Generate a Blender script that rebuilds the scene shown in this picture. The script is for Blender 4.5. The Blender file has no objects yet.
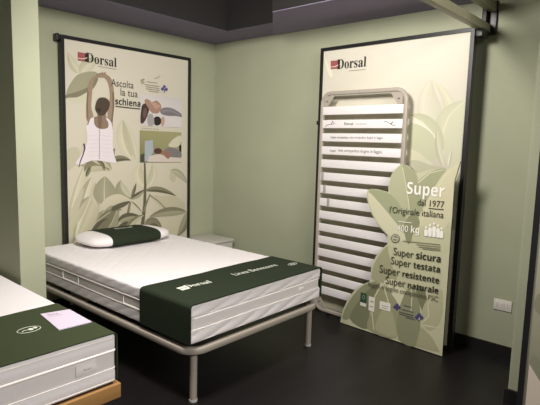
import bpy, math, random
import numpy as np
from mathutils import Vector, Matrix
from mathutils.geometry import tessellate_polygon
random.seed(7)
S = bpy.context.scene
COL = S.collection
# ------------------------------------------------------------------ camera
F, YAW, PITCH, ROLL = 494.0746, math.radians(-48.4074), math.radians(-6.9976), math.radians(1.5738)
CAM = Vector((-3.6612, -4.1007, 1.4816))
fw = Vector((-math.sin(YAW)*math.cos(PITCH), math.cos(YAW)*math.cos(PITCH), math.sin(PITCH)))
rt = Vector((math.cos(YAW), math.sin(YAW), 0)); up = rt.cross(fw)
r2 = rt*math.cos(ROLL)+up*math.sin(ROLL); u2 = -rt*math.sin(ROLL)+up*math.cos(ROLL)
cd = bpy.data.cameras.new('camera'); co = bpy.data.objects.new('camera', cd); COL.objects.link(co)
cd.sensor_width = 36; cd.lens = F/540*36; cd.clip_start = .02
M = Matrix((r2, u2, -fw)).transposed().to_4x4(); M.translation = CAM
co.matrix_world = M; S.camera = co
# ------------------------------------------------------------------ world, lamps, exposure
S.view_settings.view_transform = 'Standard'; S.view_settings.look = 'None'
S.view_settings.gamma = 1; S.view_settings.use_curve_mapping = False
S.view_settings.exposure = 0.14
wd = bpy.data.worlds.new('world'); S.world = wd; wd.use_nodes = True
wd.node_tree.nodes['Background'].inputs[0].default_value = (1, .93, .84, 1)
wd.node_tree.nodes['Background'].inputs[1].default_value = .04
def spot(x, y, z, tx, ty, tz, power, cone=130, blend=.8, size=.06, col=(1, .95, .89)):
    l = bpy.data.lights.new('ceiling_spot', 'SPOT'); o = bpy.data.objects.new('ceiling_spot', l); COL.objects.link(o)
    l.energy = power; l.color = col; l.spot_size = math.radians(cone); l.spot_blend = blend; l.shadow_soft_size = size
    o.location = (x, y, z); o.rotation_euler = (Vector((tx, ty, tz))-Vector((x, y, z))).to_track_quat('-Z', 'Y').to_euler()
spot(-2.38, -2.3, 2.62, -.9, -1.9, 0.9, 215, 160, .8, .28)
spot(-1.42, -2.45, 2.44, -.2, -2.45, 1.7, 12, 110, 1.0, .22)
la = bpy.data.lights.new('added_fill_light', 'AREA'); lo = bpy.data.objects.new('added_fill_light', la); COL.objects.link(lo)  # unseen fill light added behind the camera to brighten the bed feet softly
la.shape = 'RECTANGLE'; la.size = 2.0; la.size_y = 1.2; la.energy = 125; la.color = (1, .95, .89)
lo.location = (-2.6, -5.6, 2.9); lo.rotation_euler = (Vector((-1.4, -1.5, .6))-Vector(lo.location)).to_track_quat('-Z', 'Y').to_euler()
# ------------------------------------------------------------------ helpers
def lin(c):
    return tuple((x/255/12.92 if x/255 <= .04045 else ((x/255+.055)/1.055)**2.4) for x in c)
def mat(name, rgb, rough=.6, metal=0, noise=0, nscale=8, bump=0, bscale=200, spec=.5):
    m = bpy.data.materials.new(name); m.use_nodes = True; n = m.node_tree.nodes; L = m.node_tree.links
    b = n['Principled BSDF']; c = lin(rgb)
    b.inputs['Base Color'].default_value = (*c, 1); b.inputs['Roughness'].default_value = rough
    b.inputs['Metallic'].default_value = metal; b.inputs['Specular IOR Level'].default_value = spec
    tc = n.new('ShaderNodeTexCoord')
    if noise:
        t = n.new('ShaderNodeTexNoise'); t.inputs['Scale'].default_value = nscale; t.inputs['Detail'].default_value = 5
        L.new(tc.outputs['Object'], t.inputs['Vector'])
        r = n.new('ShaderNodeValToRGB'); e = r.color_ramp.elements
        e[0].position = .3; e[1].position = .7
        e[0].color = (*[x*(1-noise) for x in c], 1); e[1].color = (*[min(1, x*(1+noise)) for x in c], 1)
        L.new(t.outputs['Fac'], r.inputs['Fac']); L.new(r.outputs['Color'], b.inputs['Base Color'])
    if bump:
        t2 = n.new('ShaderNodeTexNoise'); t2.inputs['Scale'].default_value = bscale
        L.new(tc.outputs['Object'], t2.inputs['Vector'])
        bp = n.new('ShaderNodeBump'); bp.inputs['Strength'].default_value = bump; bp.inputs['Distance'].default_value = .003
        L.new(t2.outputs['Fac'], bp.inputs['Height']); L.new(bp.outputs['Normal'], b.inputs['Normal'])
    return m
def ink_material():
    m = bpy.data.materials.new('printed_ink'); m.use_nodes = True; n = m.node_tree.nodes
    a = n.new('ShaderNodeVertexColor'); a.layer_name = 'Col'
    b = n['Principled BSDF']; b.inputs['Roughness'].default_value = .55; b.inputs['Specular IOR Level'].default_value = .25
    h = n.new('ShaderNodeHueSaturation'); h.inputs['Saturation'].default_value = .74
    m.node_tree.links.new(a.outputs['Color'], h.inputs['Color']); m.node_tree.links.new(h.outputs['Color'], b.inputs['Base Color']); return m
def floor_material():
    m = bpy.data.materials.new('dark_laminate'); m.use_nodes = True; n = m.node_tree.nodes; L = m.node_tree.links
    b = n['Principled BSDF']; tc = n.new('ShaderNodeTexCoord'); mp = n.new('ShaderNodeMapping')
    L.new(tc.outputs['Object'], mp.inputs['Vector']); mp.inputs['Rotation'].default_value = (0, 0, 0)
    br = n.new('ShaderNodeTexBrick'); br.inputs['Scale'].default_value = 1
    br.inputs['Brick Width'].default_value = 1.2; br.inputs['Row Height'].default_value = .13
    br.inputs['Mortar Size'].default_value = .002; br.inputs['Color1'].default_value = (*lin((22, 19, 20)), 1)
    br.inputs['Color2'].default_value = (*lin((26, 23, 24)), 1); br.inputs['Mortar'].default_value = (*lin((12, 11, 11)), 1)
    L.new(mp.outputs['Vector'], br.inputs['Vector'])
    mp2 = n.new('ShaderNodeMapping'); mp2.inputs['Scale'].default_value = (2, 60, 1); L.new(tc.outputs['Object'], mp2.inputs['Vector'])
    t = n.new('ShaderNodeTexNoise'); t.inputs['Scale'].default_value = 1.5; t.inputs['Detail'].default_value = 6; L.new(mp2.outputs['Vector'], t.inputs['Vector'])
    mx = n.new('ShaderNodeMix'); mx.data_type = 'RGBA'; mx.blend_type = 'MULTIPLY'; mx.inputs['Factor'].default_value = .7
    rr = n.new('ShaderNodeValToRGB'); rr.color_ramp.elements[0].color = (.45, .45, .45, 1); rr.color_ramp.elements[1].color = (1.3, 1.3, 1.3, 1)
    L.new(t.outputs['Fac'], rr.inputs['Fac']); L.new(br.outputs['Color'], mx.inputs['A']); L.new(rr.outputs['Color'], mx.inputs['B'])
    L.new(mx.outputs['Result'], b.inputs['Base Color']); b.inputs['Roughness'].default_value = .42; b.inputs['Specular IOR Level'].default_value = .35
    return m
def wood_material():
    m = bpy.data.materials.new('orange_wood'); m.use_nodes = True; n = m.node_tree.nodes; L = m.node_tree.links
    b = n['Principled BSDF']; tc = n.new('ShaderNodeTexCoord'); mp = n.new('ShaderNodeMapping'); mp.inputs['Scale'].default_value = (3, 40, 60)
    L.new(tc.outputs['Object'], mp.inputs['Vector']); t = n.new('ShaderNodeTexNoise'); t.inputs['Scale'].default_value = 1.2; t.inputs['Detail'].default_value = 5
    L.new(mp.outputs['Vector'], t.inputs['Vector']); r = n.new('ShaderNodeValToRGB')
    r.color_ramp.elements[0].color = (*lin((150, 108, 62)), 1); r.color_ramp.elements[1].color = (*lin((185, 142, 88)), 1)
    L.new(t.outputs['Fac'], r.inputs['Fac']); L.new(r.outputs['Color'], b.inputs['Base Color']); b.inputs['Roughness'].default_value = .5
    return m
MT = dict(
    wall=mat('green_wall_paint', (170, 173, 148), .75, 0, .03, 3, .15, 90, .3),
    soffit=mat('plum_grey_paint', (122, 114, 138), .8, 0, .04, 4),
    ceil=mat('dark_ceiling_paint', (30, 28, 26), .85, 0, .05, 4),
    soffit_lit=mat('plum_grey_lit', (134, 125, 150), .8, 0, .04, 4),  # lighter copy of the soffit paint, its brighter lighting put into the colour
    base=mat('black_skirting', (22, 20, 20), .5), black=mat('black_frame', (26, 25, 27), .4, 0, .08, 20),
    white=mat('white_knit', (236, 231, 232), .85, 0, .015, 60, .25, 350, .2), mesh=mat('grey_mesh_fabric', (229, 224, 223), .85, 0, .06, 300, .4, 500, .2),
    cord=mat('white_cord', (244, 238, 234), .7), green=mat('dark_green_cloth', (40, 49, 35), .9, 0, .06, 250, .3, 500, .2),
    green2=mat('olive_green_cloth', (60, 68, 45), .9, 0, .06, 250, .3, 500, .2), thread=mat('white_thread', (225, 228, 215), .8),
    metal=mat('taupe_metal', (174, 165, 154), .42, .15, .02, 30), foot=mat('clear_plastic_foot', (190, 190, 185), .3), slat=mat('white_slat', (230, 225, 225), .45, 0, .01, 20),
    dark=mat('dark_print', (70, 66, 62), .6), grey=mat('grey_plastic', (165, 158, 152), .5), wood=wood_material(), floor=floor_material(), ink=ink_material(),
    paper=mat('lilac_paper', (216, 202, 222), .7), plastic=mat('white_plastic', (228, 222, 212), .4), night=mat('pale_lacquer', (196, 192, 186), .5),
    arm=mat('olive_metal', (150, 148, 122), .5, 0, .03, 20), legd=mat('black_leg', (25, 23, 22), .5))

def thing(name, label, cat, loc=(0, 0, 0), rz=0, group=None):
    o = bpy.data.objects.new(name, None); COL.objects.link(o); o.location = loc; o.rotation_euler = (0, 0, rz)
    o.empty_display_size = .1; return tag(o, label, cat, group)
def tag(o, label, cat, group=None):
    o['label'] = label; o['category'] = cat
    if group: o['group'] = group
    return o
def obj(name, geo, m, parent=None, smooth=True, label=None, loc=(0, 0, 0), rz=0):
    V, Fc = [], []
    for v, f in geo:
        k = len(V); V += [tuple(p) for p in v]; Fc += [tuple(i+k for i in q) for q in f]
    me = bpy.data.meshes.new(name); me.from_pydata(V, [], Fc); me.update()
    import bmesh
    bm = bmesh.new(); bm.from_mesh(me); bmesh.ops.recalc_face_normals(bm, faces=bm.faces); bm.to_mesh(me); bm.free()
    me.materials.append(MT[m])
    if smooth:
        me.shade_smooth()
        try: me.set_sharp_from_angle(angle=math.radians(35))
        except Exception: pass
    o = bpy.data.objects.new(name, me); COL.objects.link(o)
    o.location = loc; o.rotation_euler = (0, 0, rz)
    if parent: o.parent = parent
    if label: o['label'] = label
    return o
def struct(name, geo, m, smooth=False):
    o = obj(name, geo, m, None, smooth); o['kind'] = 'structure'; return o
def box(x0, x1, y0, y1, z0, z1):
    v = [(x, y, z) for z in (z0, z1) for y in (y0, y1) for x in (x0, x1)]
    return v, [(0, 2, 3, 1), (4, 5, 7, 6), (0, 1, 5, 4), (2, 6, 7, 3), (0, 4, 6, 2), (1, 3, 7, 5)]
def prism(poly, z0, z1):
    n = len(poly); v = [(x, y, z0) for x, y in poly]+[(x, y, z1) for x, y in poly]
    return v, [tuple(range(n-1, -1, -1)), tuple(range(n, 2*n))]+[(i, (i+1) % n, n+(i+1) % n, n+i) for i in range(n)]
def rbox(x0, x1, y0, y1, z0, z1, r=.005, step=None, disp=None, seg=3):
    """box with rounded edges on a fine grid, optional displacement disp(p, normal) -> metres along the normal"""
    lo = np.array((x0, y0, z0), float); hi = np.array((x1, y1, z1), float); d = hi-lo
    r = min(r, min(d)/2-1e-5)
    def ticks(i):
        inner = max(1, int(round((d[i]-2*r)/step))) if step else 1
        a = [r*(1-math.cos(math.pi/2*k/seg)) for k in range(seg)]
        return np.array([lo[i]+q for q in a]+list(np.linspace(lo[i]+r, hi[i]-r, inner+1))+[hi[i]-q for q in a[::-1]])
    T = [ticks(i) for i in range(3)]; idx = {}; V = []; Fc = []
    def vid(p):
        k = tuple(np.round(p, 6))
        if k not in idx:
            p = np.array(p); c = np.clip(p, lo+r, hi-r); n = p-c; L = np.linalg.norm(n)
            n = n/L if L > 1e-9 else n
            q = c+n*r
            if disp: q = q+n*disp(q, n)
            idx[k] = len(V); V.append(tuple(q))
        return idx[k]
    for ax in range(3):
        a, b = [i for i in range(3) if i != ax]
        for val in (lo[ax], hi[ax]):
            for i in range(len(T[a])-1):
                for j in range(len(T[b])-1):
                    q = []
                    for (s, t) in ((i, j), (i+1, j), (i+1, j+1), (i, j+1)):
                        p = [0, 0, 0]; p[ax] = val; p[a] = T[a][s]; p[b] = T[b][t]; q.append(vid(p))
                    if len(set(q)) == 4: Fc.append(tuple(q))
    return V, Fc
def tube(path, rx, rz=None, n=12, closed=False, upv=(0, 0, 1), power=2.0):
    """sweep an (super)elliptic section along path; rz is the size along upv"""
    rz = rz or rx; P = [Vector(p) for p in path]; V = []; Fc = []; m = len(P)
    for i, p in enumerate(P):
        a = P[(i-1) % m] if (closed or i) else p; b = P[(i+1) % m] if (closed or i < m-1) else p
        t = (b-a).normalized(); s = t.cross(Vector(upv))
        if s.length < 1e-4: s = t.cross(Vector((1, 0, 0)))
        s.normalize(); w = s.cross(t).normalized()
        for k in range(n):
            an = 2*math.pi*k/n; c, q = math.cos(an), math.sin(an)
            c = math.copysign(abs(c)**(2/power), c); q = math.copysign(abs(q)**(2/power), q)
            V.append(p+s*rx*c+w*rz*q)
    for i in range(m if closed else m-1):
        for k in range(n):
            Fc.append((i*n+k, i*n+(k+1) % n, ((i+1) % m)*n+(k+1) % n, ((i+1) % m)*n+k))
    if not closed: Fc += [tuple(range(n-1, -1, -1)), tuple((m-1)*n+k for k in range(n))]
    return V, Fc
def rrect(a0, a1, b0, b1, r, seg=8):
    out = []
    for cx, cy, s in ((a1-r, b1-r, 0), (a0+r, b1-r, 90), (a0+r, b0+r, 180), (a1-r, b0+r, 270)):
        out += [(cx+r*math.cos(math.radians(s+90*k/seg)), cy+r*math.sin(math.radians(s+90*k/seg))) for k in range(seg+1)]
    return out
def ray(u, v): return fw+r2*((u-270)/F)+u2*((202.5-v)/F)
def at_z(u, v, z):
    d = ray(u, v); return CAM+d*((z-CAM.z)/d.z)
class Plane:                                   # an upright plane with X to the right, Y away from the viewer, Z up
    def __init__(s, o, rz):
        s.o = Vector(o); s.rz = rz; s.X = Vector((math.cos(rz), math.sin(rz), 0)); s.N = Vector((-math.sin(rz), math.cos(rz), 0))
    def __call__(s, u, v):
        d = ray(u, v); t = (s.o-CAM).dot(s.N)/d.dot(s.N); q = CAM+d*t-s.o
        return (q.dot(s.X), q.z)
    def px(s, pts): return [s(*p) for p in pts]
_tc = {}
SB = {**{chr(65+i): chr(0x1D5D4+i) for i in range(26)}, **{chr(97+i): chr(0x1D5EE+i) for i in range(26)}}
RB = {**{chr(65+i): chr(0x1D400+i) for i in range(26)}, **{chr(97+i): chr(0x1D41A+i) for i in range(26)}}
def text2d(s, style=''):
    """lettering as flat triangles: verts (x, y), faces, width"""
    if style: s = ''.join({'b': SB, 's': RB}[style].get(c, c) for c in s)
    if s in _tc: return _tc[s]
    c = bpy.data.curves.new('t', 'FONT'); c.body = s; c.size = 1; c.resolution_u = 3
    o = bpy.data.objects.new('t', c); COL.objects.link(o); dg = bpy.context.evaluated_depsgraph_get(); dg.update()
    me = bpy.data.meshes.new_from_object(o.evaluated_get(dg))
    v = [(p.co.x, p.co.y) for p in me.vertices]; f = [tuple(q.vertices) for q in me.polygons]
    bpy.data.objects.remove(o); bpy.data.curves.remove(c); bpy.data.meshes.remove(me)
    x0 = min(p[0] for p in v); x1 = max(p[0] for p in v); v = [(p[0]-x0, p[1]) for p in v]
    _tc[s] = (v, f, x1-x0); return _tc[s]
def smoothpoly(p, n=5):
    out = []; m = len(p)
    for i in range(m):
        a, b, c, d = [Vector(p[(i+k) % m]) for k in (-1, 0, 1, 2)]
        for k in range(n):
            t = k/n; out.append(tuple(.5*((2*b)+(c-a)*t+(2*a-5*b+4*c-d)*t*t+(3*b-a-3*c+d)*t**3)))
    return out
LAY = .00008
class Art:                                      # flat printed shapes on an upright plane, one mesh
    def __init__(s, pl, y, layer=0): s.pl = pl; s.y = y; s.k = layer; s.V = []; s.F = []; s.C = []
    def raw(s, pts, faces, cols):
        k = len(s.V); s.k += 1; y = s.y-s.k*LAY
        s.V += [(p[0], y, p[1]) for p in pts]; s.F += [tuple(i+k for i in f) for f in faces]
        s.C += cols if isinstance(cols, list) else [cols]*len(pts)
    def poly(s, pts, col, sm=0, px=True):
        if px: pts = s.pl.px(pts)
        if sm: pts = smoothpoly(pts, sm)
        s.raw(pts, tessellate_polygon([[Vector((a, b, 0)) for a, b in pts]]), lin(col))
    def grad(s, pts, cols):                     # quad or fan with a colour at each corner
        s.raw(s.pl.px(pts), [tuple(range(len(pts)))], [lin(c) for c in cols])
    def ell(s, c, rx, ry, col, n=18, rot=0):
        s.poly([(c[0]+rx*math.cos(a)*math.cos(rot)-ry*math.sin(a)*math.sin(rot), c[1]+rx*math.cos(a)*math.sin(rot)+ry*math.sin(a)*math.cos(rot)) for a in [2*math.pi*i/n for i in range(n)]], col)
    def line(s, pts, w, col, w2=None):
        w2 = w if w2 is None else w2; L = []; R = []; n = len(pts)
        for i, p in enumerate(pts):
            a = Vector(pts[max(0, i-1)]); b = Vector(pts[min(n-1, i+1)]); t = (b-a).normalized(); q = (w+(w2-w)*i/(n-1))/2
            L.append((p[0]-t.y*q, p[1]+t.x*q)); R.append((p[0]+t.y*q, p[1]-t.x*q))
        V = s.pl.px(L+R); s.raw(V, [(i, i+1, n+i+1, n+i) for i in range(n-1)], lin(col))
    def leaf(s, base, ctrl, tip, wl, wr, ca, cb, vein=None, n=14):
        """leaf blade along a bent midrib; left and right half in their own ink tones, paler along the rib"""
        B, K, T = Vector(base), Vector(ctrl), Vector(tip); V = []; C = []
        la, lb = lin(ca), lin(cb); rib = []
        for i in range(n+1):
            t = i/n; p = B*(1-t)**2+K*2*t*(1-t)+T*t*t; d = ((K-B)*(1-t)+(T-K)*t).normalized(); N = Vector((-d.y, d.x))
            w = math.sin(math.pi*t**.85)**.8 if 0 < t < 1 else 0
            rib.append((p.x, p.y))
            for q, W, c in ((-1, wl, la), (-.45, wl, la), (0, wl, la), (0, wr, lb), (.45, wr, lb), (1, wr, lb)):
                v = p+N*q*W*w; V.append((v.x, v.y)); g = {1: .93, .45: 1.0, 0: 1.07}[abs(q)]*(1.05-.1*t)
                C.append(tuple(x*g for x in c))
        s.raw(s.pl.px(V), [(i*6+j, i*6+j+1, i*6+j+7, i*6+j+6) for i in range(n) for j in (0, 1, 3, 4)], C)
        if vein: s.line(rib, vein[0], vein[1], .3)
    def text(s, t, a, b, col, style='', h=1.0):
        """text with its baseline from pixel a to pixel b"""
        v, f, w = text2d(t, style); A = Vector(s.pl(*a)); B = Vector(s.pl(*b)); d = (B-A); k = d.length/w; d.normalize(); U = Vector((0, 1))
        s.raw([tuple(A+d*(p[0]*k)+U*(p[1]*k*h)) for p in v], f, lin(col))
    def build(s, name, parent, label=None):
        me = bpy.data.meshes.new(name); me.from_pydata(s.V, [], s.F); me.update(); me.materials.append(MT['ink'])
        at = me.color_attributes.new('Col', 'FLOAT_COLOR', 'POINT'); at.data.foreach_set('color', [x for c in s.C for x in (*c, 1)])
        o = bpy.data.objects.new(name, me); COL.objects.link(o); o.parent = parent
        if label: o['label'] = label
        return o
def logo(pl, y, parent, sq, a, b, sub, tone=(48, 42, 40), h=1.15):
    g = Art(pl, y, 50); x0, y0, x1, y1 = sq; sl = (b[1]-a[1])/(b[0]-a[0]); dy = (x1-x0)*sl
    g.poly([(x0, y0), (x1, y0+dy), (x1, y1+dy), (x0, y1)], (160, 26, 22))
    mx = (x1-x0)*.82+x0
    g.poly([(mx, y0+dy*.8), (x1+.8, y0+dy), (x1+.8, y1+dy), (mx, y1+dy*.8)], tone)
    ym = (y0+y1)/2+.9
    g.line([(x0, ym+1), ((x0+x1)/2, ym+dy*.5+1.1), (x1, ym+dy-.6), (x1+1.6, ym+dy-1)], .55, (232, 222, 200), .9)
    g.text('Dorsal', a, b, tone, 's', h)
    g.line(sub, .5, (150, 142, 125))
    return g.build('logo', parent)
def place_flat(t, A, B, z, col, style, parent, name, h=1.0, lift=.0012, inv=None):
    """lettering lying on a flat cloth, baseline from world point A to B, in the parent's local frame"""
    v, f, w = text2d(t, style); A = Vector((A.x, A.y)); d = Vector((B.x, B.y))-A; k = d.length/w; d.normalize(); U = Vector((-d.y, d.x))
    P = [A+d*(p[0]*k)+U*(p[1]*k*h) for p in v]
    if inv: P = [inv @ Vector((p.x, p.y, z)) for p in P]
    return obj(name, [([(p[0], p[1], z+lift) for p in P], f)], col, parent, False)

# ------------------------------------------------------------------ the setting
H = 2.4994
struct('floor', [box(-7, .2, -7, .2, -.1, 0)], 'floor')
struct('wall_left', [box(-7, .2, 0, .15, 0, H)], 'wall')
struct('wall_right', [box(0, .15, -6, 0, 0, H)], 'wall')
PX0, PX1, PY = -2.421, -2.262, -.90
struct('wall_divider', [box(PX0, PX1, PY, 0, 0, H), box(PX0, PX1, PY, -.6, H, 3.25)], 'wall')
struct('wall_end', [box(-.66, 0, -3.52, -3.343, 0, H)], 'wall')
ring = [(.15, .15), (-7, .15), (-7, -.59), (-.372, -.59), (-.372, -1.16), (-.65, -1.40), (-.65, -6), (.15, -6)]
HT = 3.25
struct('trim_1', [prism([(.15, .15), (-7, .15), (-7, -.59), (-.372, -.59), (-.372, -1.16), (0, -.83), (.15, -.83)], H, H+.02)], 'soffit')
struct('trim_2', [prism([(.15, -.83), (0, -.83), (-.65, -1.40), (-.65, -6), (.15, -6)], H-.004, H+.02)], 'soffit_lit')
struct('trim_3', [prism([(.15, .15), (-7, .15), (-7, -.594), (-.376, -.594), (-.376, -1.163), (-.654, -1.40), (-.654, -6), (.15, -6)], H+.0015, HT)], 'ceil')
struct('ceiling', [box(-7, .2, -7, .2, HT, HT+.1)], 'ceil')
struct('baseboard_left', [box(-7, PX0, -.014, 0, 0, .082), box(PX1, -.014, -.014, 0, 0, .082)], 'base')
struct('baseboard_right', [box(-.014, 0, -3.343, 0, 0, .082)], 'base')
struct('baseboard_end', [box(-.676, -.66, -3.53, -3.327, 0, .085), box(-.66, -.014, -3.343, -3.327, 0, .085)], 'base')
struct('baseboard_divider', [box(PX0-.014, PX0, PY-.014, 0, 0, .082), box(PX1, PX1+.014, PY-.014, 0, 0, .082), box(PX0, PX1, PY-.014, PY, 0, .082)], 'base')

# ------------------------------------------------------------------ display panels
def panel(name_label, o, rz, W, Hh, z0, fwid=.032, depth=.05, hinge='left', hz=2.2, wallgap=.06):
    t = thing('display_panel', name_label, 'display panel', o, rz)
    fr = [box(0, fwid, 0, depth, z0, Hh), box(W-fwid, W, 0, depth, z0, Hh), box(fwid, W-fwid, 0, depth, Hh-fwid, Hh), box(fwid, W-fwid, 0, depth, z0, z0+fwid)]
    obj('frame', fr, 'black', t, False)
    obj('backing_board', [box(fwid, W-fwid, .012, depth-.005, z0+fwid, Hh-fwid)], 'black', t, False)
    x = -.03 if hinge == 'left' else W+.004
    for zz in (hz,):
        obj('hinge', [rbox(x, x+(.022 if hinge == 'left' else .045), .008, depth+wallgap-.001, zz, zz+.055, .004), box(x+.01 if hinge == 'left' else W-.01, .002 if hinge == 'left' else x+.02, .014, .036, zz+.015, zz+.04)], 'black', t)
    return t
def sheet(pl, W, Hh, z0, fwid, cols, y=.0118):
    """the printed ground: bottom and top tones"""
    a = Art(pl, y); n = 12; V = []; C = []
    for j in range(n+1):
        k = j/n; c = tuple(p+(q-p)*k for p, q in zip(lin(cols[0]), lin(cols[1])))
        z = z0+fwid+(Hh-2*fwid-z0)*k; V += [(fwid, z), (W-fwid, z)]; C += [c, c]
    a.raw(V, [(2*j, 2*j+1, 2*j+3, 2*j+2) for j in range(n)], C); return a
# --- panel on the left wall, behind the pillow
oA = (-1.7287, -.0806, 0); pA = Plane((oA[0], oA[1]+.012, 0), 0); WA, HA = 1.338, 2.2973
tA = panel('black framed advertising panel with a woman stretching, hung behind the dark green sleeved pillow', oA, 0, WA, HA, 0, .028, .05, 'left', 2.25, .03)
a = sheet(pA, WA, HA, 0, .028, ((196, 188, 156), (212, 204, 182)))
G = dict(p=(204, 199, 166), q=(190, 186, 150), m=(160, 155, 118), d=(130, 125, 90), k=(98, 94, 66), l=(218, 211, 180))
# upper-left leaves
a.leaf((79, 73), (72, 66), (67.5, 52), 4, 5, G['q'], G['p'])
a.leaf((80, 74), (86, 62), (99, 60), 6, 7, G['q'], G['p'])
a.poly([(66, 98), (68, 88), (76, 76), (86, 72), (96, 72), (98, 78), (92, 86), (82, 91), (72, 95)], G['m'], 4)
a.poly([(66, 95), (76, 92), (90, 86), (96, 78), (98, 80), (92, 90), (80, 97), (67.5, 99)], G['d'], 4)
a.poly([(67, 98), (78, 97), (90, 91), (88, 99), (80, 103.5), (72, 102)], G['p'], 4)
# lower-left broad blades
a.leaf((70, 247), (66.5, 205), (88, 158), 3, 13, (190, 182, 146), (204, 197, 162), (1, (216, 209, 178)))
a.leaf((74, 246), (80, 205), (92, 176), 8, 9, (172, 165, 128), (208, 201, 168), (1, (218, 211, 180)))
a.leaf((68, 232), (76, 210), (90, 196), 5, 6, (164, 157, 120), (190, 183, 146))
a.poly([(68, 246), (70, 215), (78, 195), (84, 188), (80, 205), (74, 225), (72, 246)], G['q'], 4)
a.poly([(67, 152), (72, 147), (79, 149), (79, 160), (72, 168), (67, 170)], G['q'], 4)
a.poly([(78, 247), (84, 232), (96, 218), (110, 209), (118, 206), (119, 215), (116, 232), (110, 246)], G['d'], 4)
a.poly([(104, 236), (112, 222), (118, 208), (119, 222), (115, 236), (108, 244)], G['m'], 4)
a.poly([(80, 234), (92, 218), (104, 210), (96, 222), (88, 236)], G['m'], 4)
a.leaf((76, 240), (94, 208), (95, 192), 4, 9, G['q'], (196, 188, 150))
a.line([(84, 238), (96, 222), (117, 207)], 1.2, (200, 193, 158), .5); a.line([(103, 238), (112, 222), (118, 208)], 1, (196, 188, 152), .5)
a.leaf((88, 246), (96, 226), (108, 218), 4, 5, G['k'], G['d'])
a.leaf((98, 207), (92, 196), (95, 182), 4, 4, (196, 189, 154), (178, 171, 134))
a.leaf((104, 212), (112, 206), (122, 210), 3, 3, G['m'], G['d'])
# right of the woman
a.leaf((131, 158), (119, 140), (122.5, 119), 7, 9, (206, 198, 164), (186, 178, 142), (.7, (220, 212, 182)))
a.leaf((136, 160), (134, 138), (124, 122), 4, 3, G['q'], G['p'])
# curled leaves at the waist
a.leaf((79, 165), (88, 160), (97, 171), 4, 4, G['d'], G['m'])
a.leaf((84, 172), (94, 160), (110, 171), 6, 6, G['d'], (186, 178, 140))
a.leaf((92, 161), (102, 156), (112, 170), 4, 5, G['m'], G['q'])
a.leaf((86, 177), (88, 171), (91, 166), 2, 2, G['k'], G['d'])
a.leaf((96, 160), (104, 163), (104, 171), 2, 2, G['k'], G['d'])
a.leaf((109, 163), (118, 155), (131, 160.5), 3, 3, G['d'], G['k'])
a.leaf((113, 162), (110, 155), (115, 148), 2, 2.5, G['k'], G['d'])
# upright leaf below
a.leaf((105, 205), (103, 192), (105, 176), 11, 12, G['m'], G['m'], (1.4, (206, 198, 160)))
a.leaf((131, 198), (118, 192), (121, 180), 7, 6, G['m'], G['q'])
a.poly([(101, 204), (108, 197), (118, 194), (128, 198), (131, 202), (122, 201), (112, 204), (104, 210)], (204, 196, 160), 4)
a.poly([(112, 207), (120, 203), (130, 201), (125, 206), (118, 209), (112, 211)], G['k'], 4)
# pair of leaves behind the stem
a.leaf((145, 187), (133, 176), (141, 163), 6, 6, (206, 199, 164), (196, 188, 152))
a.leaf((146, 187), (157, 178), (152, 163), 5, 4, G['q'], G['p'])
a.leaf((131, 199), (134, 190), (136, 183), 1.6, 1.6, G['d'], G['k'])
a.leaf((130, 199), (138, 196), (145, 189), 2.5, 2.5, G['k'], G['m'])
a.line([(144.5, 163), (145, 185), (144.5, 205), (142, 228), (141.5, 240)], 1.8, G['k'], 4.2)
a.line([(150, 194), (146, 204), (143.5, 212)], 1.3, G['d'], 2)
a.line([(130, 202), (128, 212), (126, 220)], 2.2, G['d'], 2.6)
a.leaf((131, 201), (138, 204), (142, 213), 1.2, 1.4, G['p'], G['d'])
a.leaf((145, 191), (158, 186), (176, 196), 3, 2.5, G['d'], G['k'])
a.poly([(150, 195.5), (160, 196), (174, 196), (184, 203), (184.5, 207), (182, 210), (168, 211), (158, 204)], (192, 184, 148), 4)
a.line([(150, 195.5), (158, 201), (167, 210)], .8, G['k'])
a.leaf((170, 170.5), (180, 168), (187.5, 184), 2, 4.5, (160, 158, 124), (178, 174, 140))
a.poly([(170, 172), (176, 176), (174, 182), (170, 179)], G['q'], 3)
a.leaf((186.5, 212), (168, 208), (149, 217), 5, 4, G['m'], G['d'])
a.leaf((186.5, 212), (186, 226), (177, 236), 4, 4, G['d'], G['m'])
a.leaf((147, 232), (150, 215), (162, 230), 6, 7, G['d'], G['k'])
a.poly([(162, 222), (172, 218), (178, 224), (176, 234), (164, 233)], (202, 194, 158), 4)
a.leaf((118, 222), (126, 214), (141, 217), 4, 4, G['k'], G['m'])
a.leaf((116, 232), (126, 222), (136, 226), 4, 5, G['k'], G['d'])
a.leaf((122, 236), (132, 218), (144, 215), 3, 3, G['d'], G['q'])
a.build('print', tA, 'cream poster print with pale leaves')
# the woman in the print
w = Art(pA, .0118, 70); SK = (156, 126, 94); SK2 = (124, 96, 70)
w.poly([(95, 76), (98, 73.5), (104, 73), (107, 75), (111, 79), (113.5, 90), (114, 105), (112.5, 120), (112, 131), (107.5, 125), (107.5, 110), (109.5, 98), (108.5, 86), (105.5, 79), (101, 77.5), (95, 79), (92.5, 86), (91.5, 97), (91, 108), (93, 116), (90, 122), (86.3, 119), (86, 105), (87.5, 92), (88.5, 84), (91.5, 78)], SK, 4)
w.line([(87.6, 92), (86.8, 105), (87.5, 119)], 1.4, SK2); w.line([(112.6, 92), (113, 106), (111.5, 122)], 1.6, SK2)
for q in ((96, 75), (98.5, 74), (101, 73.4), (103.5, 73.4)): w.line([q, (q[0]+1.6, q[1]-.9)], .8, SK2)
w.poly([(88.5, 121), (93, 117.5), (97, 116), (97.5, 111), (105.5, 111), (105.5, 116), (109, 120), (112, 127), (110, 131), (88, 129)], (140, 110, 82), 4)
w.poly([(97.5, 118), (99.2, 112), (101.5, 118), (100.5, 128), (98.5, 128)], (118, 90, 66), 4)
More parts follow.
